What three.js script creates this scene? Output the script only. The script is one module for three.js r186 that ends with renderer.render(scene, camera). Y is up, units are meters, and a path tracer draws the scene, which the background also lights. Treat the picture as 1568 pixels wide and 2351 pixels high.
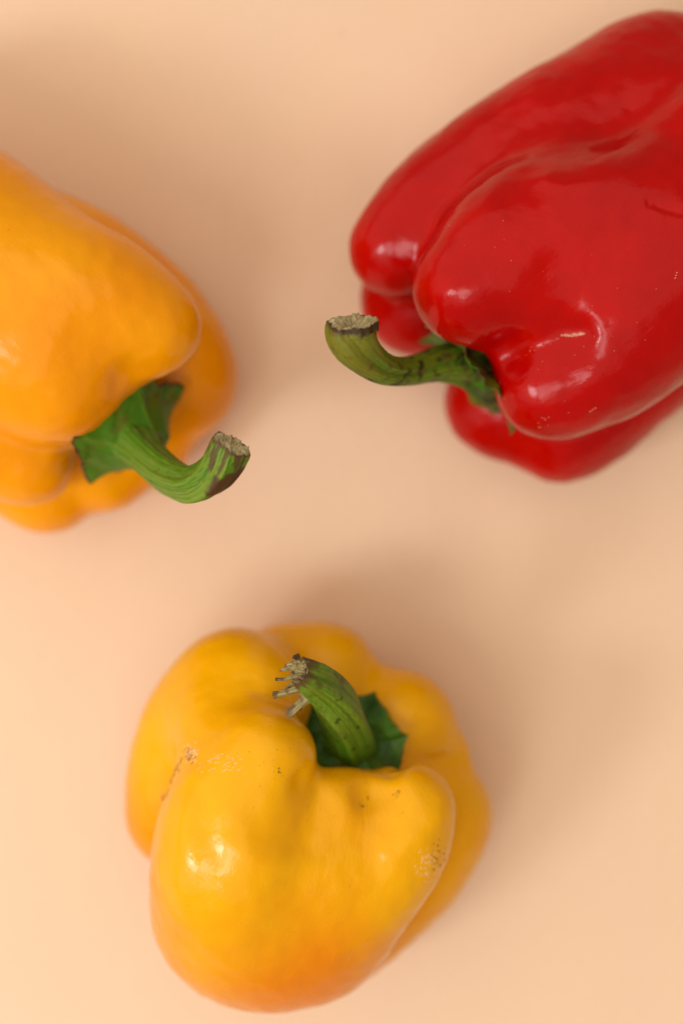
import * as THREE from 'three';
import { ImprovedNoise } from 'three/addons/math/ImprovedNoise.js';
import { RectAreaLightUniformsLib } from 'three/addons/lights/RectAreaLightUniformsLib.js';
import { RoundedBoxGeometry } from 'three/addons/geometries/RoundedBoxGeometry.js';
import { mergeGeometries } from 'three/addons/utils/BufferGeometryUtils.js';

// ------------------------------------------------------------------ camera, light, exposure
const CAM_H = 0.40, FOV = 40;
const scene = new THREE.Scene();
scene.background = new THREE.Color(0.44, 0.33, 0.235);          // the dim room round the table
const camera = new THREE.PerspectiveCamera(FOV, 682 / 1024, 0.02, 20);
camera.position.set(0, CAM_H, 0);
camera.up.set(0, 0, -1);
camera.lookAt(0, 0, 0);
camera.focus = 0.318;
camera.userData.fStop = 4.0;

const renderer = new THREE.WebGLRenderer({ antialias: true });
renderer.toneMapping = THREE.LinearToneMapping;
renderer.toneMappingExposure = 0.965;
renderer.shadowMap.enabled = true;

RectAreaLightUniformsLib.init();
const LAMPS = [
  { name: 'softbox', label: 'small square softbox lamp left of the paper, outside the frame', pos: [-0.66, 0.74, 0.34], size: 0.20, power: 24, color: [1.0, 1.0, 1.0] },
  { name: 'softbox', label: 'middle sized square softbox lamp above the lower left of the paper, outside the frame', pos: [-0.36, 0.96, 0.40], size: 0.31, power: 8.6, color: [1.0, 0.98, 0.95] },
  { name: 'softbox', label: 'added very large dim fill panel over the paper, standing in for ceiling bounce, outside the frame', pos: [-0.80, 1.5, -0.15], size: 4.4, power: 0.80, color: [1.0, 0.87, 0.74] },  // added unseen panel, fills in diffuse light as from a ceiling
];
for (const l of LAMPS) {
  const light = new THREE.RectAreaLight(new THREE.Color(...l.color), l.power, l.size, l.size);
  light.name = l.name + '_light'; light.position.set(...l.pos); light.lookAt(0, 0.03, 0); scene.add(light);
}

// ------------------------------------------------------------------ helpers
const T = Math.tan(THREE.MathUtils.degToRad(FOV / 2));
// a spot of the layout (u, v on a 1568 x 2351 plan of the table top) at a height in cm -> metres
const P = (u, v, hcm) => { const s = T * (CAM_H - hcm / 100) / 1175.5; return new THREE.Vector3((u - 784) * s, hcm / 100, (v - 1175.5) * s); };
let seed = 7;
const rnd = () => { seed = (seed * 1664525 + 1013904223) >>> 0; return seed / 4294967296; };
const perlin = new ImprovedNoise();
const N3 = (x, y, z) => perlin.noise(x + 31.7, y + 17.3, z + 5.9);
const fbm = (x, y, z, o = 3) => { let s = 0, a = 1, t = 0; for (let i = 0; i < o; i++) { s += a * N3(x, y, z); t += a; a *= 0.5; x = x * 2.03 + 3.1; y = y * 2.03 + 1.7; z = z * 2.03 + 9.2; } return s / t; };
const smooth = THREE.MathUtils.smoothstep, clamp = THREE.MathUtils.clamp;
const mix3 = (a, b, t) => [a[0] + (b[0] - a[0]) * t, a[1] + (b[1] - a[1]) * t, a[2] + (b[2] - a[2]) * t];
const counts = {};
function named(name) { const n = counts[name] ?? 0; counts[name] = n + 1; return n ? `${name}_${String(n).padStart(3, '0')}` : name; }
function part(name, geometry, material, parent) {
  const m = new THREE.Mesh(geometry, material);
  m.name = name; m.castShadow = m.receiveShadow = true; parent.add(m); return m;
}
function thing(name, label, category, base, group) {
  const g = new THREE.Group(); g.name = named(name); g.position.copy(base);
  g.userData = { label, category }; if (group) g.userData.group = group;
  scene.add(g); return g;
}

// tileable fine relief of pepper skin and of paper, as heights
function reliefTexture(size, fn, repeat) {
  const d = new Uint8Array(size * size * 4);
  for (let y = 0; y < size; y++) for (let x = 0; x < size; x++) {
    const v = clamp(fn(x / size, y / size), 0, 1) * 255, o = (y * size + x) * 4;
    d[o] = d[o + 1] = d[o + 2] = v; d[o + 3] = 255;
  }
  const t = new THREE.DataTexture(d, size, size); t.wrapS = t.wrapT = THREE.RepeatWrapping;
  t.magFilter = THREE.LinearFilter; t.repeat.set(repeat, repeat); t.needsUpdate = true; return t;
}
function torus(x, y, fx, fy, z = 0) {            // noise that repeats after 1 in x and y
  const a = x * Math.PI * 2, b = y * Math.PI * 2;
  return (perlin.noise(Math.cos(a) * fx + 3.3, Math.sin(a) * fx + 7.7, Math.cos(b) * fy + z) + perlin.noise(Math.sin(b) * fy + 11.1, Math.cos(a) * fx + 2.2, Math.sin(a) * fx + z + 4.4)) * 0.5;
}
const skinRelief = reliefTexture(1024, (x, y) => 0.5 + 0.34 * torus(x, y, 2.6, 2.6) + 0.22 * torus(x, y, 5.5, 7, 9) + 0.16 * torus(x, y, 14, 9, 21) + 0.08 * torus(x, y, 34, 20, 33), 1 / 0.045);
const skinRough = reliefTexture(512, (x, y) => 0.62 + 0.5 * torus(x, y, 3, 3, 50) + 0.35 * torus(x, y, 9, 7, 61) + 0.2 * torus(x, y, 30, 24, 71), 1 / 0.06);

// ------------------------------------------------------------------ pepper bodies as smooth unions of lobes
function roundCone(px, py, pz, s) {
  const ax = px - s.ax, ay = py - s.ay, az = pz - s.az;
  const y = (ax * s.bx + ay * s.by + az * s.bz), z = y - s.l2;
  const qx = ax * s.l2 - s.bx * y, qy = ay * s.l2 - s.by * y, qz = az * s.l2 - s.bz * y;
  const x2 = qx * qx + qy * qy + qz * qz, y2 = y * y * s.l2, z2 = z * z * s.l2;
  const k = Math.sign(s.rr) * s.rr * s.rr * x2;
  if (Math.sign(z) * s.a2 * z2 > k) return Math.sqrt(x2 + z2) * s.il2 - s.r2;
  if (Math.sign(y) * s.a2 * y2 < k) return Math.sqrt(x2 + y2) * s.il2 - s.r1;
  return (Math.sqrt(x2 * s.a2 * s.il2) + y * s.rr) * s.il2 - s.r1;
}
function segment(a, r1, b, r2) {
  const bx = b.x - a.x, by = b.y - a.y, bz = b.z - a.z, l2 = bx * bx + by * by + bz * bz, rr = r1 - r2;
  return { ax: a.x, ay: a.y, az: a.z, bx, by, bz, l2, rr, a2: l2 - rr * rr, il2: 1 / l2, r1, r2 };
}
const smin = (a, b, k) => { const h = Math.max(k - Math.abs(a - b), 0) / k; return Math.min(a, b) - h * h * k * 0.25; };
function makeField(spec) {
  const lobes = spec.lobes.map((l) => {
    const pts = l.pts.map((p) => P(p[0], p[1], p[2])), rs = l.pts.map((p) => new THREE.Vector3(p[3] / 100, 0, 0)), segs = [];
    if (pts.length === 1) { pts.push(pts[0].clone().add(new THREE.Vector3(1e-4, 0, 0))); rs.push(rs[0]); }
    const c = new THREE.CatmullRomCurve3(pts, false, 'centripetal'), n = (pts.length - 1) * (pts.length > 2 ? 5 : 1);
    const rAt = (t) => { const f = t * (rs.length - 1), i = Math.min(Math.floor(f), rs.length - 2), w = f - i; const a = rs[Math.max(i - 1, 0)].x, b = rs[i].x, d = rs[i + 1].x, e = rs[Math.min(i + 2, rs.length - 1)].x; return b + 0.5 * w * (d - a + w * (2 * a - 5 * b + 4 * d - e + w * (3 * (b - d) + e - a))); };
    for (let i = 0; i < n; i++) segs.push(segment(c.getPoint(i / n), rAt(i / n), c.getPoint((i + 1) / n), rAt((i + 1) / n)));
    return { segs, k: l.k / 100 };
  });
  const s1 = spec.seed, tmp = new THREE.Vector3(), line = new THREE.Line3();
  const smoothBody = (x, y, z) => {
    let d = 1;
    for (const l of lobes) {
      let e = 1;
      for (const s of l.segs) { const v = roundCone(x, y, z, s); e = e > 0.9 ? v : smin(e, v, 0.003); }
      d = d > 0.9 ? e : smin(d, e, l.k);
    }
    return d;
  };
  // hollows [u, v, radius cm, depth cm] and folds or ridges along a line, laid on the smooth body
  const on = (u, v) => surfaceAt(smoothBody, u, v) ?? P(u, v, 5);
  const dents = (spec.dents ?? []).map(([u, v, r, depth]) => ({ p: on(u, v), r: r / 100, depth: depth / 100 }));
  const folds = (spec.folds ?? []).map(({ pts, r, depth }) => {
    const at = pts.map((q) => on(...q)), segs = [], c = new THREE.CatmullRomCurve3(at, false, 'centripetal'), n = (at.length - 1) * 3;
    for (let i = 0; i < n; i++) segs.push([c.getPoint(i / n), c.getPoint((i + 1) / n)]);
    return { segs, r: r / 100, depth: depth / 100, a: at[0], b: at[at.length - 1], len: c.getLength() };
  });
  return (x, y, z, detail = true) => {
    let d = smoothBody(x, y, z);
    if (detail && Math.abs(d) < 0.006) {
      d += 0.0013 * Math.min(1, 0.3 + (spec.lumps ?? 1)) * N3(x * 34 + s1, y * 34, z * 34) + (spec.lumps ?? 1) * 0.0006 * N3(x * 85, y * 85 + s1, z * 85) + 0.00016 * N3(x * 230, y * 230 + s1, z * 230);
      for (const q of dents) { const r2 = ((x - q.p.x) ** 2 + (y - q.p.y) ** 2 + (z - q.p.z) ** 2) / (q.r * q.r); if (r2 < 7) d += q.depth * Math.exp(-r2); }
      for (const f of folds) { let m = 1; for (const [a, b] of f.segs) { line.set(a, b); line.closestPointToPoint(tmp.set(x, y, z), true, tmp); m = Math.min(m, (x - tmp.x) ** 2 + (y - tmp.y) ** 2 + (z - tmp.z) ** 2); } const r2 = m / (f.r * f.r); if (r2 < 7) d += f.depth * Math.exp(-r2) * smooth(Math.min(Math.hypot(x - f.a.x, y - f.a.y, z - f.a.z), Math.hypot(x - f.b.x, y - f.b.y, z - f.b.z)) + f.r, 0, Math.min(f.len * 0.4, f.r * 3)); }
    }
    return Math.max(d, 0.0003 - y);
  };
}
// where the line of sight over (u, v) of the plan meets a body
function surfaceAt(field, u, v) {
  const a = new THREE.Vector3(0, CAM_H, 0), dir = P(u, v, 0).sub(a).normalize(), p = new THREE.Vector3();
  let t = 0.28;
  for (let i = 0; i < 160; i++) { p.copy(a).addScaledVector(dir, t); const d = field(p.x, p.y, p.z); if (Math.abs(d) < 2e-5) break; t += d * 0.7; if (t > 0.6) return null; }
  return p;
}
function gradient(field, p, e = 3e-4) {
  return new THREE.Vector3(field(p.x + e, p.y, p.z) - field(p.x - e, p.y, p.z), field(p.x, p.y + e, p.z) - field(p.x, p.y - e, p.z), field(p.x, p.y, p.z + e) - field(p.x, p.y, p.z - e)).divideScalar(2 * e);
}
// surface nets on a grid, then every vertex pulled onto the surface
function meshField(field, lo, hi, cell, axisFrom, axisTo, colorOf, base) {
  const nx = Math.ceil((hi.x - lo.x) / cell) + 1, ny = Math.ceil((hi.y - lo.y) / cell) + 1, nz = Math.ceil((hi.z - lo.z) / cell) + 1;
  const F = new Float32Array(nx * ny * nz), B = 4, id = (i, j, k) => (k * ny + j) * nx + i;
  for (let k0 = 0; k0 < nz; k0 += B) for (let j0 = 0; j0 < ny; j0 += B) for (let i0 = 0; i0 < nx; i0 += B) {
    const c = field(lo.x + (i0 + 1.5) * cell, lo.y + (j0 + 1.5) * cell, lo.z + (k0 + 1.5) * cell, false), far = Math.abs(c) > cell * 3.2 + 0.004;
    for (let k = k0; k < Math.min(k0 + B, nz); k++) for (let j = j0; j < Math.min(j0 + B, ny); j++) for (let i = i0; i < Math.min(i0 + B, nx); i++)
      F[id(i, j, k)] = far ? c : field(lo.x + i * cell, lo.y + j * cell, lo.z + k * cell);
  }
  const at = new Int32Array(nx * ny * nz).fill(-1), pos = [], idx = [];
  const C = [[0, 0, 0], [1, 0, 0], [0, 1, 0], [1, 1, 0], [0, 0, 1], [1, 0, 1], [0, 1, 1], [1, 1, 1]], E = [[0, 1], [2, 3], [4, 5], [6, 7], [0, 2], [1, 3], [4, 6], [5, 7], [0, 4], [1, 5], [2, 6], [3, 7]];
  const f8 = new Float32Array(8);
  for (let k = 0; k < nz - 1; k++) for (let j = 0; j < ny - 1; j++) for (let i = 0; i < nx - 1; i++) {
    let m = 0;
    for (let c = 0; c < 8; c++) { f8[c] = F[id(i + C[c][0], j + C[c][1], k + C[c][2])]; if (f8[c] < 0) m |= 1 << c; }
    if (m === 0 || m === 255) continue;
    let n = 0, x = 0, y = 0, z = 0;
    for (const [a, b] of E) if ((f8[a] < 0) !== (f8[b] < 0)) { const t = f8[a] / (f8[a] - f8[b]); n++; x += C[a][0] + t * (C[b][0] - C[a][0]); y += C[a][1] + t * (C[b][1] - C[a][1]); z += C[a][2] + t * (C[b][2] - C[a][2]); }
    at[id(i, j, k)] = pos.length / 3; pos.push(lo.x + (i + x / n) * cell, lo.y + (j + y / n) * cell, lo.z + (k + z / n) * cell);
  }
  const quad = (a, b, c, d, flip) => { if (a < 0 || b < 0 || c < 0 || d < 0) return; if (flip) idx.push(a, c, b, a, d, c); else idx.push(a, b, c, a, c, d); };
  for (let k = 1; k < nz - 1; k++) for (let j = 1; j < ny - 1; j++) for (let i = 1; i < nx - 1; i++) {
    const v = F[id(i, j, k)] < 0;
    if (v !== F[id(i + 1, j, k)] < 0) quad(at[id(i, j - 1, k - 1)], at[id(i, j, k - 1)], at[id(i, j, k)], at[id(i, j - 1, k)], !v);
    if (v !== F[id(i, j + 1, k)] < 0) quad(at[id(i - 1, j, k - 1)], at[id(i - 1, j, k)], at[id(i, j, k)], at[id(i, j, k - 1)], !v);
    if (v !== F[id(i, j, k + 1)] < 0) quad(at[id(i - 1, j - 1, k)], at[id(i, j - 1, k)], at[id(i, j, k)], at[id(i - 1, j, k)], !v);
  }
  const nv = pos.length / 3, nor = [], uv = [], col = [], p = new THREE.Vector3();
  const ax = axisTo.clone().sub(axisFrom).normalize(), up = new THREE.Vector3(0, 1, 0), e2 = up.clone().addScaledVector(ax, -up.dot(ax)).normalize(), e1 = new THREE.Vector3().crossVectors(e2, ax);
  for (let q = 0; q < nv; q++) {
    p.fromArray(pos, q * 3);
    let g;
    for (let it = 0; it < 2; it++) { g = gradient(field, p); const d = field(p.x, p.y, p.z); if (g.lengthSq() > 0.05) p.addScaledVector(g, -d / g.lengthSq() * 0.9); }
    g = gradient(field, p).normalize(); nor.push(g.x, g.y, g.z);
    const w = p.clone().sub(axisFrom);
    uv.push(Math.atan2(w.dot(e1), w.dot(e2)) * 0.04, w.dot(ax) + 0.35 * Math.hypot(w.dot(e1), w.dot(e2)));   // metres round and along the pepper, the seam underneath
    col.push(...colorOf(p, w.dot(ax), g));
    pos[q * 3] = p.x - base.x; pos[q * 3 + 1] = p.y - base.y; pos[q * 3 + 2] = p.z - base.z;
  }
  const L = Math.PI * 2 * 0.04, twin = new Map();   // the seam
  for (let t = 0; t < idx.length; t += 3) {
    const us = [0, 1, 2].map((c) => uv[idx[t + c] * 2]);
    if (Math.max(...us) - Math.min(...us) < L / 2) continue;
    for (let c = 0; c < 3; c++) if (us[c] < 0) {
      const v = idx[t + c];
      if (!twin.has(v)) { twin.set(v, pos.length / 3); pos.push(pos[v * 3], pos[v * 3 + 1], pos[v * 3 + 2]); nor.push(nor[v * 3], nor[v * 3 + 1], nor[v * 3 + 2]); uv.push(uv[v * 2] + L, uv[v * 2 + 1]); col.push(col[v * 3], col[v * 3 + 1], col[v * 3 + 2]); }
      idx[t + c] = twin.get(v);
    }
  }
  const geo = new THREE.BufferGeometry();
  geo.setAttribute('position', new THREE.Float32BufferAttribute(pos, 3)); geo.setAttribute('normal', new THREE.Float32BufferAttribute(nor, 3));
  geo.setAttribute('uv', new THREE.Float32BufferAttribute(uv, 2)); geo.setAttribute('color', new THREE.Float32BufferAttribute(col, 3)); geo.setIndex(idx);
  return geo;
}

// ------------------------------------------------------------------ stems
// a swept stalk: path [u, v, h cm, radius cm]; returns geometry in metres about base, and its end frame
function stalk(path, base, { ridges = 5, ridge = 0.06, twist = 0, colorOf, seed: s = 0, flat = 0, endTilt = null }) {
  const pts = path.map((q) => P(q[0], q[1], q[2])), c = new THREE.CatmullRomCurve3(pts, false, 'centripetal'), nt = 150, na = 96;
  const rc = path.map((q) => q[3] / 100), rAt = (t) => { const f = t * (rc.length - 1), i = Math.min(Math.floor(f), rc.length - 2), w = f - i, a = rc[Math.max(i - 1, 0)], b = rc[i], d = rc[i + 1], e = rc[Math.min(i + 2, rc.length - 1)]; return b + 0.5 * w * (d - a + w * (2 * a - 5 * b + 4 * d - e + w * (3 * (b - d) + e - a))); };
  const pos = [], col = [], idx = [], uvs = [];
  let nrm = new THREE.Vector3(0.3, 0.9, 0.2), tan = new THREE.Vector3(), bin = new THREE.Vector3(), end;
  for (let i = 0; i <= nt; i++) {
    const t = i / nt, o = c.getPoint(t); c.getTangent(t, tan);
    nrm.addScaledVector(tan, -nrm.dot(tan)).normalize(); bin.crossVectors(tan, nrm);
    const r = rAt(t), ring = [];
    for (let j = 0; j < na; j++) {
      const th = j / na * Math.PI * 2, cs = Math.cos(th), sn = Math.sin(th), tw = th + twist * t;
      let q = 1 + ridge * Math.cos(ridges * tw + 1.3 * N3(t * 3, s, 0)) + 0.35 * ridge * Math.cos(2 * ridges * tw + 2 + s);
      q += 0.05 * N3(cs * 1.5 + s, sn * 1.5, t * 5) + 0.045 * N3(Math.cos(tw) * 7, Math.sin(tw) * 7 + s, t * 3) + 0.022 * N3(Math.cos(tw) * 18, Math.sin(tw) * 18, t * 9 + s);
      const p = o.clone().addScaledVector(nrm, cs * r * q).addScaledVector(bin, sn * r * q * (1 - flat));
      if (endTilt) p.addScaledVector(tan, smooth(t, 0.86, 1) * r * (endTilt[0] * cs + endTilt[1] * sn + 0.10 * N3(cs * 3, sn * 3, s) + 0.10 * N3(cs * 9, sn * 9, s + 4)));
      pos.push(p.x - base.x, p.y - base.y, p.z - base.z); uvs.push(th / 6.283 * 0.03, t * 0.05); ring.push(p);
      col.push(...colorOf(t, tw, p, cs, sn));
    }
    if (i === nt) end = { center: ring.reduce((a, b) => a.add(b), new THREE.Vector3()).divideScalar(na), tan: tan.clone(), nrm: nrm.clone(), bin: bin.clone(), r, ring };
  }
  for (let i = 0; i < nt; i++) for (let j = 0; j < na; j++) { const a = i * na + j, b = i * na + (j + 1) % na; idx.push(a, b, a + na, b, b + na, a + na); }
  const g = new THREE.BufferGeometry();
  g.setAttribute('position', new THREE.Float32BufferAttribute(pos, 3)); g.setAttribute('color', new THREE.Float32BufferAttribute(col, 3)); g.setAttribute('uv', new THREE.Float32BufferAttribute(uvs, 2));
  g.setIndex(idx); g.computeVertexNormals();
  return { geo: g, end };
}
// the torn or cut face that closes a stalk: rings from the rim inward
function cutFace(end, base, { hollow = 0.25, rough = 0.12, seed: s = 0, colorOf }) {
  const na = end.ring.length, nr = 14, pos = [], col = [], idx = [];
  for (let i = 0; i <= nr; i++) for (let j = 0; j < na; j++) {
    const q = 1 - i / nr, p = end.center.clone().lerp(end.ring[j], q), th = j / na * 6.2832;
    const x = Math.cos(th) * q, y = Math.sin(th) * q;
    let h = i === 0 ? 0 : rough * (N3(x * 4, y * 4, s) + 0.7 * N3(x * 11, y * 11, s + 3)) + 0.05 * Math.sin(q * 3.14) - hollow * Math.exp(-((x - 0.15) ** 2 + (y + 0.1) ** 2) * 7);
    p.addScaledVector(end.tan, h * end.r); pos.push(p.x - base.x, p.y - base.y, p.z - base.z); col.push(...colorOf(q, x, y));
  }
  for (let i = 0; i < nr; i++) for (let j = 0; j < na; j++) { const a = i * na + j, b = i * na + (j + 1) % na; idx.push(a, b, a + na, b, b + na, a + na); }
  const g = new THREE.BufferGeometry();
  g.setAttribute('position', new THREE.Float32BufferAttribute(pos, 3)); g.setAttribute('color', new THREE.Float32BufferAttribute(col, 3)); g.setIndex(idx); g.computeVertexNormals(); return g;
}
// a calyx: a thin cap of a few corners round the foot of the stalk
function calyx(center, axis, base, { r0, R, corners, flare, fall, cup, phase = 0, spread = null, thick = 0.0012, star = 0.26, colorOf, seed: s = 0, aim = null }) {
  const n = axis.clone().normalize(), e1 = (aim ?? new THREE.Vector3(0, 1, 0)).clone(); e1.addScaledVector(n, -e1.dot(n)).normalize();
  const e2 = new THREE.Vector3().crossVectors(n, e1), nr = 40, na = 160, pos = [], col = [], idx = [];
  const top = (side) => {
    for (let i = 0; i <= nr; i++) for (let j = 0; j < na; j++) {
      const t = i / nr, th = j / na * Math.PI * 2, w = (th * corners / (Math.PI * 2) + phase) % 1, tri = Math.abs(((w + 1) % 1) - 0.5) * 2;
      let Rr = R * (1.06 - star + star * Math.pow(tri, 1.6) + 0.16 * N3(Math.cos(th) * 1.4, Math.sin(th) * 1.4, s) + 0.03 * N3(Math.cos(th) * 7, Math.sin(th) * 7, s));
      if (spread) Rr *= spread(th);
      const r = r0 * 0.5 + (Rr - r0 * 0.5) * t;
      let z = flare * Math.exp(-Math.max(r - r0 * 0.8, 0) / fall) + cup * t * t * R * (0.7 + 0.5 * tri) + 0.09 * R * t * N3(Math.cos(th) * 2 + t, Math.sin(th) * 2, s + 7) + 0.0024 * t * Math.pow(tri, 5) + 0.0009 * N3(Math.cos(th) * r * 420, Math.sin(th) * r * 420, s + 2) * t;
      if (side) z -= thick * (1 - 0.75 * t * t);
      const p = center.clone().addScaledVector(e1, Math.cos(th) * r).addScaledVector(e2, Math.sin(th) * r).addScaledVector(n, z);
      pos.push(p.x - base.x, p.y - base.y, p.z - base.z); col.push(...colorOf(t, th, p, tri, side));
    }
  };
  top(0); top(1);
  const M = (nr + 1) * na;
  for (let i = 0; i < nr; i++) for (let j = 0; j < na; j++) {
    const a = i * na + j, b = i * na + (j + 1) % na;
    idx.push(a, a + na, b, b, a + na, b + na, M + a, M + b, M + a + na, M + b, M + b + na, M + a + na);
  }
  for (let j = 0; j < na; j++) { const a = nr * na + j, b = nr * na + (j + 1) % na; idx.push(a, M + a, b, b, M + a, M + b); }
  const g = new THREE.BufferGeometry();
  g.setAttribute('position', new THREE.Float32BufferAttribute(pos, 3)); g.setAttribute('color', new THREE.Float32BufferAttribute(col, 3)); g.setIndex(idx); g.computeVertexNormals(); return g;
}
// small flat grains on a body at the given spots: [u, v, length mm, width mm, angle, thickness mm]
function grains(field, list, base, detail = 1) {
  const geos = [], q = new THREE.Quaternion(), m = new THREE.Matrix4();
  for (const [u, v, l, w, ang, th] of list) {
    const p = surfaceAt(field, u, v); if (!p) continue;
    const n = gradient(field, p).normalize(), dir = new THREE.Vector3(Math.cos(ang), 0, Math.sin(ang)); dir.addScaledVector(n, -dir.dot(n)).normalize();
    const b = new THREE.Vector3().crossVectors(n, dir), g = new THREE.IcosahedronGeometry(1, detail), a = g.attributes.position, s = rnd() * 50;
    for (let i = 0; i < a.count; i++) { const k = 1 + 0.5 * N3(a.getX(i) * 2 + s, a.getY(i) * 2, a.getZ(i) * 2); a.setXYZ(i, a.getX(i) * k, a.getY(i) * k, a.getZ(i) * k); }
    g.applyMatrix4(m.makeBasis(dir.multiplyScalar(l / 2000), n.multiplyScalar(th / 1000), b.multiplyScalar(w / 2000)));
    g.translate(p.x - base.x, p.y - base.y, p.z - base.z); g.computeVertexNormals(); geos.push(g);
  }
  return mergeGeometries(geos);
}

// ------------------------------------------------------------------ materials
const skin = (name, rough, bump = 0.00009, spec = 0.3) => { const m = new THREE.MeshPhysicalMaterial({ vertexColors: true, roughness: rough, roughnessMap: skinRough, bumpMap: skinRelief, bumpScale: bump, ior: 1.45, specularIntensity: spec }); m.name = name; return m; };
const M = {
  red: skin('red pepper skin', 0.28, 0.00010, 0.46), orange: skin('orange pepper skin', 0.31, 0.00009, 0.68), yellow: skin('yellow pepper skin', 0.32, 0.00011, 0.6),
  stem: new THREE.MeshPhysicalMaterial({ name: 'stem', vertexColors: true, roughness: 0.5, specularIntensity: 0.5 }),
  calyx: new THREE.MeshPhysicalMaterial({ name: 'calyx', vertexColors: true, roughness: 0.45, specularIntensity: 0.5 }),
  pith: new THREE.MeshStandardMaterial({ name: 'pith', vertexColors: true, roughness: 0.85 }),
  scab: new THREE.MeshStandardMaterial({ name: 'scab', color: new THREE.Color(0.62, 0.30, 0.17), roughness: 0.7 }),
  cork: new THREE.MeshStandardMaterial({ name: 'cork', color: new THREE.Color(0.34, 0.15, 0.03), roughness: 0.8 }),
  palecork: new THREE.MeshStandardMaterial({ name: 'pale cork', color: new THREE.Color(0.78, 0.50, 0.22), roughness: 0.75 }),
  dark: new THREE.MeshStandardMaterial({ name: 'dark speck', color: new THREE.Color(0.10, 0.025, 0.008), roughness: 0.8 }),
  brown: new THREE.MeshStandardMaterial({ name: 'brown speck', color: new THREE.Color(0.30, 0.11, 0.02), roughness: 0.8 }),
  pale: new THREE.MeshStandardMaterial({ name: 'pale speck', color: new THREE.Color(0.68, 0.36, 0.22), roughness: 0.8 }),
};

// ------------------------------------------------------------------ the peach paper
{
  const size = 1024, d = new Uint8Array(size * size * 4), to = (x) => Math.round(255 * (x <= 0.0031308 ? 12.92 * x : 1.055 * Math.pow(x, 1 / 2.4) - 0.055));
  for (let y = 0; y < size; y++) for (let x = 0; x < size; x++) {
    const X = x / size, Y = y / size;
    const f = 1 + 0.022 * torus(X, Y, 2.2, 2.2, 5) + 0.03 * torus(X, Y, 40, 40, 15) + 0.02 * (rnd() - 0.5), hue = 0.02 * torus(X, Y, 1.7, 1.7, 25), stain = 1 - 0.045 * smooth(0.0075 + 0.0015 * torus(X, Y, 20, 20, 8) - Math.hypot(X - 0.5, Y - 0.925), 0, 0.004);
    const o = (y * size + x) * 4;
    d[o] = to(0.765 * f * stain * (1 + hue * 0.3)); d[o + 1] = to(0.57 * f * stain); d[o + 2] = to(0.405 * stain * f * (1 - hue)); d[o + 3] = 255;
  }
  const t = new THREE.DataTexture(d, size, size); t.wrapS = t.wrapT = THREE.RepeatWrapping; t.magFilter = THREE.LinearFilter; t.colorSpace = THREE.SRGBColorSpace; t.needsUpdate = true; t.repeat.set(5, 5);
  const b = reliefTexture(512, (x, y) => 0.5 + 0.5 * torus(x, y, 30, 30, 3) + 0.3 * torus(x, y, 55, 55, 8), 12);
  const m = new THREE.MeshStandardMaterial({ map: t, roughness: 0.8, bumpMap: b, bumpScale: 0.00006 }); m.name = 'peach paper';
  const g = new THREE.PlaneGeometry(1.6, 1.6); g.rotateX(-Math.PI / 2);
  const paper = new THREE.Mesh(g, m); paper.name = 'backdrop_paper'; paper.receiveShadow = true; paper.userData = { kind: 'structure' }; scene.add(paper);
}

// ------------------------------------------------------------------ the lamps
for (const l of LAMPS) {
  const s = thing(l.name, l.label, 'lamp', new THREE.Vector3(...l.pos));
  s.lookAt(0, 0.03, 0);
  const glow = new THREE.MeshStandardMaterial({ name: 'softbox cloth', color: 0xffffff, emissive: new THREE.Color(...l.color), emissiveIntensity: 0.05, roughness: 0.9 });
  const black = new THREE.MeshStandardMaterial({ name: 'softbox shell', color: new THREE.Color(0.02, 0.02, 0.02), roughness: 0.7 });
  const face = new THREE.PlaneGeometry(l.size, l.size); face.translate(0, 0, -0.004); part('diffuser', face, glow, s);
  const shell = new THREE.CylinderGeometry(0.05, l.size / Math.SQRT2 + 0.012, 0.25, 4, 1, true); shell.rotateY(Math.PI / 4); shell.rotateX(-Math.PI / 2); shell.translate(0, 0, -0.132); part('shell', shell, black, s);
  const head = new RoundedBoxGeometry(0.1, 0.1, 0.16, 3, 0.012); head.translate(0, 0, -0.33); part('lamp_head', head, black, s);
}

// ------------------------------------------------------------------ colours
const CUT = [0.44, 0.38, 0.21];
const G = { deep: [0.014, 0.065, 0.002], mid: [0.048, 0.15, 0.003], light: [0.20, 0.30, 0.025], olive: [0.13, 0.125, 0.006], brown: [0.085, 0.045, 0.018], dark: [0.012, 0.010, 0.005], pith: [0.55, 0.48, 0.27] };
const stripes = (th, t, s, f = 9) => 0.5 + 0.5 * clamp(2.4 * N3(Math.cos(th) * f + s, Math.sin(th) * f, t * 2.2) + 1.2 * N3(Math.cos(th) * f * 2.5, Math.sin(th) * f * 2.5 + s, t * 5), -1, 1);
const blot = (p, f, s, lo, hi) => smooth(fbm(p.x * f + s, p.y * f, p.z * f, 3), lo, hi);

const bellPeppers = [];
function pepper({ name, label, base, spec, bounds, axis, colorOf, mat }) {
  const field = makeField(spec), b = P(...base, 0), root = thing(name, label, 'bell pepper', b);
  const geo = meshField(field, bounds[0], bounds[1], 0.00085, P(...axis[0]), P(...axis[1]), colorOf, b);
  part('body', geo, mat, root);
  return { root, field, b };
}
const box = (u0, u1, v0, v1, h) => { const a = P(u0, v0, 0), c = P(u1, v1, 0); return [new THREE.Vector3(a.x, -0.003, a.z), new THREE.Vector3(c.x, h / 100, c.z)]; };

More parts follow.
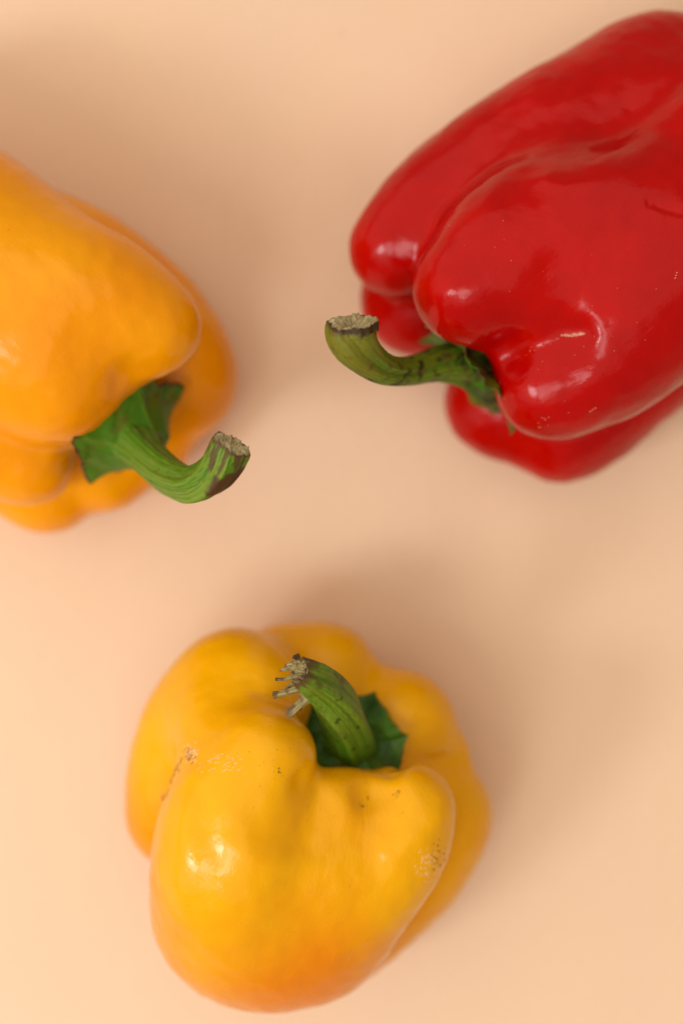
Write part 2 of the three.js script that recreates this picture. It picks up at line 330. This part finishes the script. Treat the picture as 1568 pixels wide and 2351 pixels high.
// ------------------------------------------------------------------ red pepper, upper right
{
  const spec = {
    seed: 3.3, lumps: 0.6,
    lobes: [
      { k: 1, pts: [[1350, 640, 4.2, 2.7], [1620, 400, 4.1, 2.9], [1830, 200, 4.0, 2.2]] },                                        // core
      { k: 1.0, pts: [[906, 575, 4.1, 1.18], [1025, 468, 4.2, 1.42], [1208, 356, 4.1, 1.46], [1388, 240, 4.0, 1.46], [1490, 172, 3.9, 1.4], [1580, 185, 3.6, 1.25]] },   // upper left lobe
      { k: 0.85, pts: [[1080, 662, 6.45, 1.36], [1190, 580, 6.1, 1.88], [1360, 520, 5.8, 2.1], [1600, 560, 5.4, 2.2]] },             // top lobe
      { k: 1.3, pts: [[1268, 880, 5.55, 1.42], [1390, 772, 5.6, 1.9], [1560, 620, 5.5, 2.15], [1750, 470, 5.0, 2.1]] },            // top lobe, right half
      { k: 1.2, pts: [[1190, 420, 4.2, 1.5], [1330, 350, 4.3, 1.75], [1450, 310, 4.4, 1.7]] },                                      // saddle
      { k: 0.7, pts: [[1620, 330, 5.2, 2.0], [1750, 230, 4.8, 2.0]] },                                                             // right bulge
      { k: 0.5, pts: [[952, 690, 2.0, 1.5], [1120, 520, 2.1, 2.0], [1410, 305, 2.2, 2.05], [1560, 200, 2.2, 1.6]] },               // under left
      { k: 0.4, pts: [[1143, 925, 1.9, 1.45], [1320, 740, 2.2, 2.0], [1600, 500, 2.4, 2.2]] },                                     // under middle
      { k: 0.35, pts: [[1190, 958, 1.9, 1.3], [1330, 840, 2.2, 1.8]] },
      { k: 0.35, pts: [[1290, 974, 2.1, 1.62], [1385, 880, 2.2, 1.75], [1600, 690, 2.3, 1.9], [1800, 500, 2.3, 1.8]] },            // under right
    ],
    dents: [[1300, 790, 0.62, 0.20], [1325, 768, 0.3, 0.16], [1170, 812, 0.5, 0.25], [1130, 700, 0.35, 0.03]],
    folds: [{ pts: [[1290, 772], [1345, 770]], r: 0.13, depth: 0.09 }, { pts: [[1490, 470], [1530, 482], [1600, 494]], r: 0.09, depth: 0.05 }, { pts: [[1160, 812], [1230, 795], [1290, 775]], r: 0.25, depth: 0.05 },
      { pts: [[1120, 668], [1220, 668], [1330, 690], [1395, 745]], r: 0.45, depth: -0.06 },
      { pts: [[1250, 400], [1340, 325], [1430, 268], [1510, 212], [1620, 130]], r: 0.8, depth: 0.24 }, { pts: [[1400, 285], [1480, 232], [1620, 130]], r: 0.34, depth: 0.12 }, ],
  };
  const ax = P(1080, 850, 4.3), colorOf = (p) => {
    const n = fbm(p.x * 40, p.y * 40, p.z * 40, 3), c = mix3([0.36, 0.0006, 0.0005], [0.43, 0.0012, 0.0006], smooth(n + 0.25 * fbm(p.x * 210, p.y * 210, p.z * 210, 2), -0.35, 0.4));
    return c;
  };
  const { root, field, b } = pepper({ name: 'red_bell_pepper', label: 'glossy red bell pepper on its side at upper right, cut off by the photo edge', base: [1350, 700], spec, bounds: box(680, 2150, -180, 1220, 9.2), axis: [[1080, 850, 4.3], [1750, 280, 4.0]], colorOf, mat: M.red });
  const outward = P(1080, 850, 4.3).sub(P(1750, 280, 4.0)).normalize();
  const stemCol = (t, th, p, cs, sn) => {
    let c = mix3(G.mid, G.olive, stripes(th, t, 4, 6) * 0.7);
    c = mix3(c, G.light, 0.35 * smooth(stripes(th, t, 9, 12), 0.55, 1));
    c = mix3(c, [0.17, 0.145, 0.012], 0.65 * smooth(t + 0.15 * N3(p.x * 300, p.y * 300, p.z * 300), 0.45, 0.75));
    c = mix3(c, G.brown, 0.85 * smooth(t + 0.10 * N3(cs * 3, sn * 3, 8), 0.90, 0.97));
    c = mix3(c, G.dark, 0.85 * blot(p, 260, 3, 0.12, 0.35) * (1 - smooth(t, 0.5, 0.7)));
    c = mix3(c, G.brown, 0.7 * blot(p, 420, 6, 0.05, 0.35));
    c = mix3(c, [0.03, 0.02, 0.008], 0.85 * smooth(t + 0.06 * N3(cs * 4, sn * 4, 5), 0.93, 0.975) );
    c = mix3(c, G.dark, 0.6 * (1 - smooth(t, 0.10, 0.2)) * blot(p, 200, 9, -0.2, 0.2));
    return c;
  };
  const st = stalk([[1125, 850, 4.6, 0.85], [1075, 836, 5.0, 0.60], [1010, 835, 5.6, 0.42], [940, 852, 6.3, 0.345], [882, 848, 7.1, 0.36], [842, 820, 7.65, 0.42], [818, 790, 7.95, 0.53], [807, 762, 8.06, 0.575], [811, 739, 8.19, 0.54]], b, { ridges: 5, ridge: 0.09, twist: 1.5, colorOf: stemCol, seed: 2, endTilt: [0.25, 0.1] });
  const stem = part('stem', st.geo, M.stem, root);
  part('cut_end', cutFace(st.end, b, { hollow: 0.5, rough: 0.16, seed: 5, colorOf: (q, x, y) => mix3(mix3(CUT, [0.28, 0.24, 0.12], smooth(N3(x * 8, y * 8, 1), -0.2, 0.4)), G.brown, Math.max(smooth(q, 0.9, 1), 0.8 * smooth(Math.exp(-((x - 0.15) ** 2 + (y + 0.1) ** 2) * 9), 0.4, 0.9))) }), M.pith, stem);
  part('calyx', calyx(P(1090, 848, 4.7), outward, b, { r0: 0.0060, R: 0.0182, corners: 5, thick: 0.0018, flare: 0.004, fall: 0.003, cup: 0.10, phase: 0.2, seed: 3, colorOf: (t, th, p) => mix3(mix3(G.mid, G.olive, blot(p, 160, 2, -0.2, 0.3)), [0.035, 0.022, 0.010], 0.85 * blot(p, 150, 7, -0.2, 0.15)) }), M.calyx, root);
  // scar and specks
  const sc = [];
  for (let i = 0; i < 40; i++) sc.push([1287 + i * 1.35 + rnd() * 3, 768 + 2 * Math.sin(i * 0.08 + 1) + (rnd() + rnd() - 1) * 4.5 * Math.sin((i + 3) / 44 * 3.14), 0.25 + rnd() * 0.35, 0.2 + rnd() * 0.2, 1.2 + rnd(), 0.12]);
  part('scar', grains(field, sc, b), M.scab, root);
  const sp = [];
  for (let i = 0; i < 16; i++) { const t = i / 15; sp.push([1205 + 75 * t + rnd() * 8, 808 - 34 * t + rnd() * 8, 0.13 + rnd() * 0.16, 0.14, rnd() * 3, 0.09]); }
  for (let i = 0; i < 42; i++) sp.push([1010 + rnd() * 540, 500 + rnd() * 500, 0.12 + rnd() * 0.14, 0.12, rnd() * 3, 0.07]);
  for (let i = 0; i < 9; i++) sp.push([1235 + rnd() * 25, 950 + rnd() * 34, 0.15 + rnd() * 0.2, 0.15, rnd() * 3, 0.07]);
  for (const [u, v] of [[1354, 945], [1360, 941], [1366, 937], [1551, 632], [1553, 626], [1549, 638]]) sp.push([u, v, 0.4, 0.2, -0.6, 0.1]);
  const s2 = part('speck', grains(field, sp, b), M.pale, root); s2.userData.kind = 'stuff';
}

// ------------------------------------------------------------------ orange-yellow pepper, left edge
{
  const spec = {
    seed: 11.9, lumps: 0.4,
    lobes: [
      { k: 1, pts: [[120, 790, 4.2, 2.6], [-120, 590, 4.1, 2.9], [-330, 420, 4.0, 2.4]] },
      { k: 0.9, pts: [[345, 752, 6.2, 1.18], [215, 702, 6.15, 1.68], [48, 612, 6.0, 1.75], [-98, 505, 5.8, 1.72], [-300, 380, 5.2, 1.6]] },
      { k: 1.5, pts: [[130, 870, 6.2, 1.38], [20, 780, 6.2, 1.85], [-200, 600, 5.8, 2.0]] },
      { k: 0.5, pts: [[65, 1050, 4.4, 1.22], [-80, 930, 4.4, 1.9], [-280, 760, 4.3, 2.0]] },
      { k: 0.35, pts: [[108, 1106, 1.6, 1.45], [-60, 940, 1.9, 1.9], [-250, 760, 2.1, 2.1]] },
      { k: 0.35, pts: [[238, 1060, 1.65, 1.4], [60, 880, 2.0, 2.0], [-200, 640, 2.2, 2.2]] },
      { k: 0.6, pts: [[335, 985, 1.7, 1.4], [200, 850, 2.0, 1.8]] },
      { k: 0.45, pts: [[402, 870, 2.1, 1.70], [298, 719, 2.2, 1.7], [124, 588, 2.3, 1.6], [-28, 556, 2.2, 1.5], [-250, 420, 2.2, 1.4]] },
    ],
    dents: [[302, 862, 0.5, 0.16], [235, 820, 0.9, 0.06]],
    folds: [],
  };
  const colorOf = (p) => {
    const n = fbm(p.x * 26 + 4, p.y * 26, p.z * 26, 3), n2 = fbm(p.x * 120, p.y * 120, p.z * 120, 2);
    return mix3([0.81, 0.285, 0.001], [0.84, 0.35, 0.0015], clamp(smooth(n, -0.35, 0.35) + 0.1 * n2, 0, 1));
  };
  const { root, field, b } = pepper({ name: 'yellow_bell_pepper', label: 'orange yellow bell pepper on its side, cut off by the left photo edge', base: [80, 820], spec, bounds: box(-620, 640, 120, 1330, 9.2), axis: [[270, 1000, 4.3], [-300, 420, 4.0]], colorOf, mat: M.orange });
  const outward = P(270, 990, 4.4).sub(P(-300, 480, 4.0)).normalize();
  const stemCol = (t, th, p, cs, sn) => {
    let c = mix3(G.mid, G.light, 0.75 * stripes(th, t, 14, 8) * (0.4 + 0.6 * t));
    c = mix3(c, [0.24, 0.26, 0.06], 0.35 * smooth(stripes(th, t, 19, 13), 0.6, 1));
    c = mix3(c, G.brown, 0.85 * smooth(stripes(th, t, 25, 4) * smooth(t, 0.62, 0.92), 0.45, 0.7));
    c = mix3(c, [0.07, 0.03, 0.015], 0.95 * (1 - smooth(p.clone().sub(P(535, 1125, 7.9)).length() + 0.0012 * N3(p.x * 500, p.y * 500, p.z * 500), 0.0052, 0.0066)));
    c = mix3(c, G.brown, 0.8 * smooth(t, 0.965, 0.99));
    c = mix3(c, G.dark, 0.7 * blot(p, 420, 13, 0.28, 0.5));
    return c;
  };
  const st = stalk([[245, 940, 4.7, 1.05], [287, 990, 5.2, 0.72], [330, 1040, 5.8, 0.47], [390, 1092, 6.6, 0.43], [445, 1112, 7.3, 0.42], [490, 1088, 7.8, 0.44], [518, 1050, 8.1, 0.47], [532, 1020, 8.3, 0.46]], b, { ridges: 5, ridge: 0.07, twist: 0.8, colorOf: stemCol, seed: 12, endTilt: [0.1, 0.2] });
  const stem = part('stem', st.geo, M.stem, root);
  part('cut_end', cutFace(st.end, b, { hollow: 0.3, rough: 0.25, seed: 15, colorOf: (q, x, y) => mix3(mix3(G.pith, [0.30, 0.30, 0.15], smooth(N3(x * 8, y * 8, 11), -0.2, 0.4)), G.brown, smooth(q, 0.85, 1)) }), M.pith, stem);
  part('calyx', calyx(P(273, 966, 4.8), outward.clone().add(new THREE.Vector3(0, 0.3, 0)), b, { r0: 0.0076, R: 0.0178, corners: 5, thick: 0.0032, flare: 0.012, fall: 0.0075, cup: -0.04, phase: 0.6, seed: 14, colorOf: (t, th, p, tri) => mix3(mix3(mix3([0.05, 0.15, 0.003], [0.12, 0.22, 0.012], smooth(tri, 0.86, 0.97) * (1 - t)), G.olive, 0.6 * blot(p, 170, 12, 0.0, 0.35)), [0.05, 0.028, 0.010], 0.9 * smooth(t, 0.95, 0.99) + 0.3 * blot(p, 230, 17, 0.1, 0.4)) }), M.calyx, root);
  const sp = [[20, 528, 0.3, 0.2, 1, 0.06], [355, 632, 0.15, 0.12, 0, 0.05]];
  for (let i = 0; i < 14; i++) sp.push([20 + rnd() * 380, 560 + rnd() * 420, 0.12 + rnd() * 0.1, 0.1, rnd() * 3, 0.05]);
  const s2 = part('speck', grains(field, sp, b), M.brown, root); s2.userData.kind = 'stuff';
}

// ------------------------------------------------------------------ yellow pepper, bottom
{
  const spec = {
    seed: 23.1, lumps: 0.2,
    lobes: [
      { k: 1, pts: [[720, 1860, 3.2, 2.3], [660, 2020, 2.8, 2.4]] },
      { k: 0.8, pts: [[612, 1735, 6.8, 1.12], [552, 1865, 6.3, 1.65], [550, 1965, 6.0, 1.95], [572, 2045, 4.9, 2.3], [578, 2075, 3.9, 2.42]] },          // front lobe
      { k: 1.4, pts: [[942, 1852, 6.0, 1.02], [880, 1938, 5.7, 1.42], [792, 2030, 5.2, 1.66], [705, 2115, 4.1, 1.9]] },                                    // front right
      { k: 0.6, pts: [[785, 1852, 6.25, 0.85], [740, 1960, 5.85, 1.5]] },                                                             // middle bump
      { k: 0.45, pts: [[425, 1860, 2.6, 1.6], [450, 1690, 3.4, 1.4], [545, 1568, 4.0, 1.33], [600, 1600, 4.3, 1.0]] },           // left
      { k: 0.9, pts: [[530, 1680, 5.2, 1.35], [600, 1610, 4.9, 1.2]] },                                                              // shoulder between front and left
      { k: 0.35, pts: [[745, 1545, 2.7, 1.34], [720, 1680, 2.8, 1.9]] },                                                            // back
      { k: 0.5, pts: [[650, 1545, 2.6, 1.31], [660, 1660, 2.7, 1.6]] },
      { k: 0.5, pts: [[852, 1620, 2.7, 1.06], [800, 1700, 2.8, 1.4]] },
      { k: 0.5, pts: [[985, 1742, 2.7, 1.1], [900, 1830, 2.8, 1.5]] },
      { k: 0.35, pts: [[918, 1665, 3.0, 1.46], [840, 1790, 2.8, 2.0]] },                                                             // right
      { k: 0.4, pts: [[990, 1870, 2.7, 1.62], [905, 1990, 2.3, 1.66], [760, 2125, 2.0, 1.65]] },                                     // under right
    ],
    dents: [[838, 1818, 0.35, 0.2], [692, 1798, 0.35, 0.13], [842, 1840, 0.35, 0.08], [895, 1830, 0.45, 0.10], [868, 1892, 0.5, 0.06]],
    folds: [{ pts: [[905, 1768], [980, 1756], [1060, 1744]], r: 0.24, depth: 0.2 }, { pts: [[632, 1425], [660, 1490], [700, 1560]], r: 0.2, depth: 0.15 }, { pts: [[505, 1770], [515, 1870], [560, 1950], [640, 1985], [750, 1975]], r: 0.4, depth: -0.065 }, { pts: [[472, 1790], [470, 1900], [500, 2010]], r: 0.3, depth: 0.035 }, { pts: [[350, 1990], [370, 1880], [405, 1770]], r: 0.3, depth: 0.04 }, { pts: [[440, 1800], [430, 1900], [420, 2000], [410, 2100]], r: 0.4, depth: -0.075 }, { pts: [[1020, 1850], [985, 1905], [900, 1950]], r: 0.3, depth: -0.07 }],
  };
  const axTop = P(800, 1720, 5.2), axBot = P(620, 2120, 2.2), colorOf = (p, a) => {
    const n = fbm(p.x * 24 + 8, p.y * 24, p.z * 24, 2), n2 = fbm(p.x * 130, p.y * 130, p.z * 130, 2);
    const spot = smooth(0.044 - p.distanceTo(P(670, 2225, 5.4)) + 0.010 * n + 0.004 * n2, 0, 0.036);  // shade of the lower front face, put into the skin colour
    const ripeShade = Math.max(spot, 0.75 * clamp(smooth(a / 0.06 + 0.7 * n + 0.25 * n2, 0, 1.15), 0, 1));       // riper orange towards the tip, plus painted shade on the lower front
    return mix3([0.78, 0.39, 0.0010], [0.70, 0.20, 0.0008], ripeShade);
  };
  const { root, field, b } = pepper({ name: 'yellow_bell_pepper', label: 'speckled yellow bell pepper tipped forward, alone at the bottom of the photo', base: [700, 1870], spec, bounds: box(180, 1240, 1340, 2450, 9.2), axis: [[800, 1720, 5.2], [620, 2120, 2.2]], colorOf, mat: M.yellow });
  const outward = axTop.clone().sub(axBot).normalize();
  const stemCol = (t, th, p, cs, sn) => {
    let c = mix3(G.deep, G.mid, smooth(t, 0.0, 0.4));
    c = mix3(c, G.light, 0.6 * stripes(th, t, 24, 10) * smooth(t, 0.1, 0.6));
    c = mix3(c, G.olive, 0.5 * smooth(stripes(th, t, 29, 16), 0.5, 1));
    c = mix3(c, G.brown, 0.9 * smooth(t + 0.08 * N3(cs * 3, sn * 3, 28), 0.86, 0.95));
    c = mix3(c, [0.07, 0.05, 0.012], 0.75 * blot(p, 230, 21, 0.05, 0.35) * smooth(t, 0.3, 0.6));
    c = mix3(c, G.dark, 0.8 * blot(p, 330, 23, 0.25, 0.45));
    return c;
  };
  const st = stalk([[800, 1775, 4.3, 0.78], [803, 1728, 5.0, 0.64], [797, 1672, 5.9, 0.54], [777, 1624, 6.8, 0.49], [745, 1582, 7.4, 0.45], [712, 1553, 7.9, 0.40], [690, 1540, 8.1, 0.33]], b, { ridges: 5, ridge: 0.085, twist: 1.2, colorOf: stemCol, seed: 22, endTilt: [0.2, 0.3] });
  const stem = part('stem', st.geo, M.stem, root);
  part('cut_end', cutFace(st.end, b, { hollow: 0.2, rough: 0.6, seed: 25, colorOf: (q, x, y) => mix3(mix3([0.36, 0.30, 0.15], [0.20, 0.13, 0.06], smooth(N3(x * 8, y * 8, 21), -0.2, 0.3)), G.brown, 0.8 * smooth(q, 0.7, 1)) }), M.pith, stem);
  const fib = (path, s) => { const f = stalk(path, b, { ridges: 3, ridge: 0.14, colorOf: (t, th, p) => mix3(mix3([0.34, 0.29, 0.13], [0.17, 0.14, 0.04], stripes(th, t, s, 4)), G.brown, Math.max((s % 3) / 2 * smooth(t, 0.82, 0.97), 0.8 * blot(p, 500, s, -0.05, 0.3))), seed: s }); const m = part('fibre', f.geo, M.pith, stem); const cap = cutFace(f.end, b, { hollow: 0.2, rough: 0.4, seed: s, colorOf: () => G.brown }); m.geometry = mergeGeometries([f.geo.clone().deleteAttribute('uv'), cap]); };
  fib([[712, 1572, 7.9, 0.13], [690, 1580, 7.95, 0.085], [660, 1590, 7.95, 0.07], [638, 1595, 7.9, 0.075], [629, 1597, 7.9, 0.085]], 31);
  fib([[718, 1578, 7.8, 0.17], [703, 1600, 7.7, 0.12], [684, 1622, 7.6, 0.09], [664, 1640, 7.5, 0.11]], 37);
  fib([[722, 1582, 7.7, 0.10], [712, 1602, 7.6, 0.08], [700, 1615, 7.5, 0.05], [688, 1630, 7.5, 0.03]], 38);
  fib([[700, 1552, 8.0, 0.10], [675, 1553, 8.0, 0.065], [655, 1559, 8.0, 0.04], [633, 1560, 8.0, 0.035]], 41);
  fib([[695, 1538, 8.2, 0.12], [675, 1532, 8.2, 0.085], [658, 1535, 8.2, 0.06], [644, 1540, 8.15, 0.03]], 43);
  fib([[694, 1530, 8.2, 0.09], [672, 1524, 8.25, 0.06], [656, 1528, 8.2, 0.03]], 44);
  fib([[688, 1524, 8.2, 0.11], [684, 1516, 8.3, 0.09], [681, 1508, 8.4, 0.085]], 47);
  fib([[690, 1568, 7.8, 0.07], [668, 1572, 7.7, 0.05], [655, 1585, 7.6, 0.045], [646, 1592, 7.6, 0.06]], 53);
  fib([[700, 1562, 7.9, 0.07], [686, 1568, 7.95, 0.05], [670, 1566, 8.0, 0.02]], 55);
  for (let i = 0; i < 14; i++) { const q = i / 13, u = 714 - 24 * q + rnd() * 6, v = 1585 - 62 * q, h = 7.75 + 0.5 * q + rnd() * 0.1, l = 10 + rnd() * 20, a = 2.5 + rnd() * 1.3; fib([[u + 6, v, h, 0.10 + rnd() * 0.06], [u + 0.5 * l * Math.cos(a), v + 0.5 * l * Math.sin(a), h + 0.05, 0.06 + rnd() * 0.03], [u + l * Math.cos(a), v + l * Math.sin(a), h + 0.1 * (rnd() - 0.5), 0.025]], 60 + i); }
  part('calyx', calyx(P(798, 1714, 5.1), outward.clone().add(new THREE.Vector3(0, 0.7, 0)), b, { r0: 0.0068, R: 0.0138, corners: 6, thick: 0.0026, star: 0.13, flare: 0.003, fall: 0.003, cup: 0.22, phase: 0.1, seed: 24, colorOf: (t, th, p) => mix3(mix3(G.deep, G.mid, blot(p, 170, 22, -0.3, 0.4)), G.olive, 0.8 * smooth(t, 0.92, 1) + 0.3 * blot(p, 230, 27, 0.1, 0.4)) }), M.calyx, root);
  // corky streaks and specks
  const pale = [], dk = [], cork = [];
  const gauss = () => (rnd() + rnd() + rnd() - 1.5) / 1.5;
  for (let i = 0; i < 60; i++) pale.push([438 + gauss() * 24, 1728 + gauss() * 30, 0.4 + rnd() * 0.7, 0.25 + rnd() * 0.2, -0.7 + rnd() * 0.5, 0.05]);
  for (let i = 0; i < 30; i++) cork.push([434 + gauss() * 20, 1735 + gauss() * 34, 0.5 + rnd() * 0.7, 0.32, -0.9 + rnd() * 0.4, 0.08]);
  for (let i = 0; i < 46; i++) { const t = rnd(); pale.push([455 + t * 100 + gauss() * 10, 1730 + 45 * rnd(), 0.4 + rnd() * 0.6, 0.15 + rnd() * 0.1, -0.5 + rnd() * 0.3, 0.04]); }
  for (let i = 0; i < 34; i++) { const t = rnd(); cork.push([418 - 42 * t + gauss() * 10, 1740 + 95 * t + gauss() * 12, 0.6 + rnd() * 0.9, 0.26, 1.9 + rnd() * 0.3, 0.07]); }
  for (let i = 0; i < 70; i++) pale.push([985 + gauss() * 38, 1985 + gauss() * 62, 0.3 + rnd() * 0.5, 0.18 + rnd() * 0.15, 1.9 + rnd() * 0.5, 0.05]);
  for (let i = 0; i < 36; i++) cork.push([1005 + gauss() * 26, 1965 + gauss() * 50, 0.35 + rnd() * 0.5, 0.3, 1.9 + rnd() * 0.5, 0.07]);
  for (let i = 0; i < 90; i++) dk.push([560 + rnd() * 420, 1590 + rnd() * 280, 0.12 + rnd() * 0.18, 0.15, rnd() * 3, 0.05]);
  for (const [u, v, n] of [[830, 1850, 9], [912, 1818, 9], [905, 1828, 5], [640, 1770, 6], [845, 1832, 5]]) for (let i = 0; i < n; i++) dk.push([u + gauss() * 9, v + gauss() * 9, 0.2 + rnd() * 0.25, 0.2, rnd() * 3, 0.06]);
  for (let i = 0; i < 40; i++) dk.push([400 + rnd() * 600, 1500 + rnd() * 700, 0.1 + rnd() * 0.12, 0.1, rnd() * 3, 0.05]);
  const parts = [[pale, M.palecork, 'cork_streak'], [cork, M.cork, 'cork_scar'], [dk, M.dark, 'speck']];
  for (const [l, m, n] of parts) part(n, grains(field, l, b), m, root).userData.kind = 'stuff';
}

renderer.render(scene, camera);
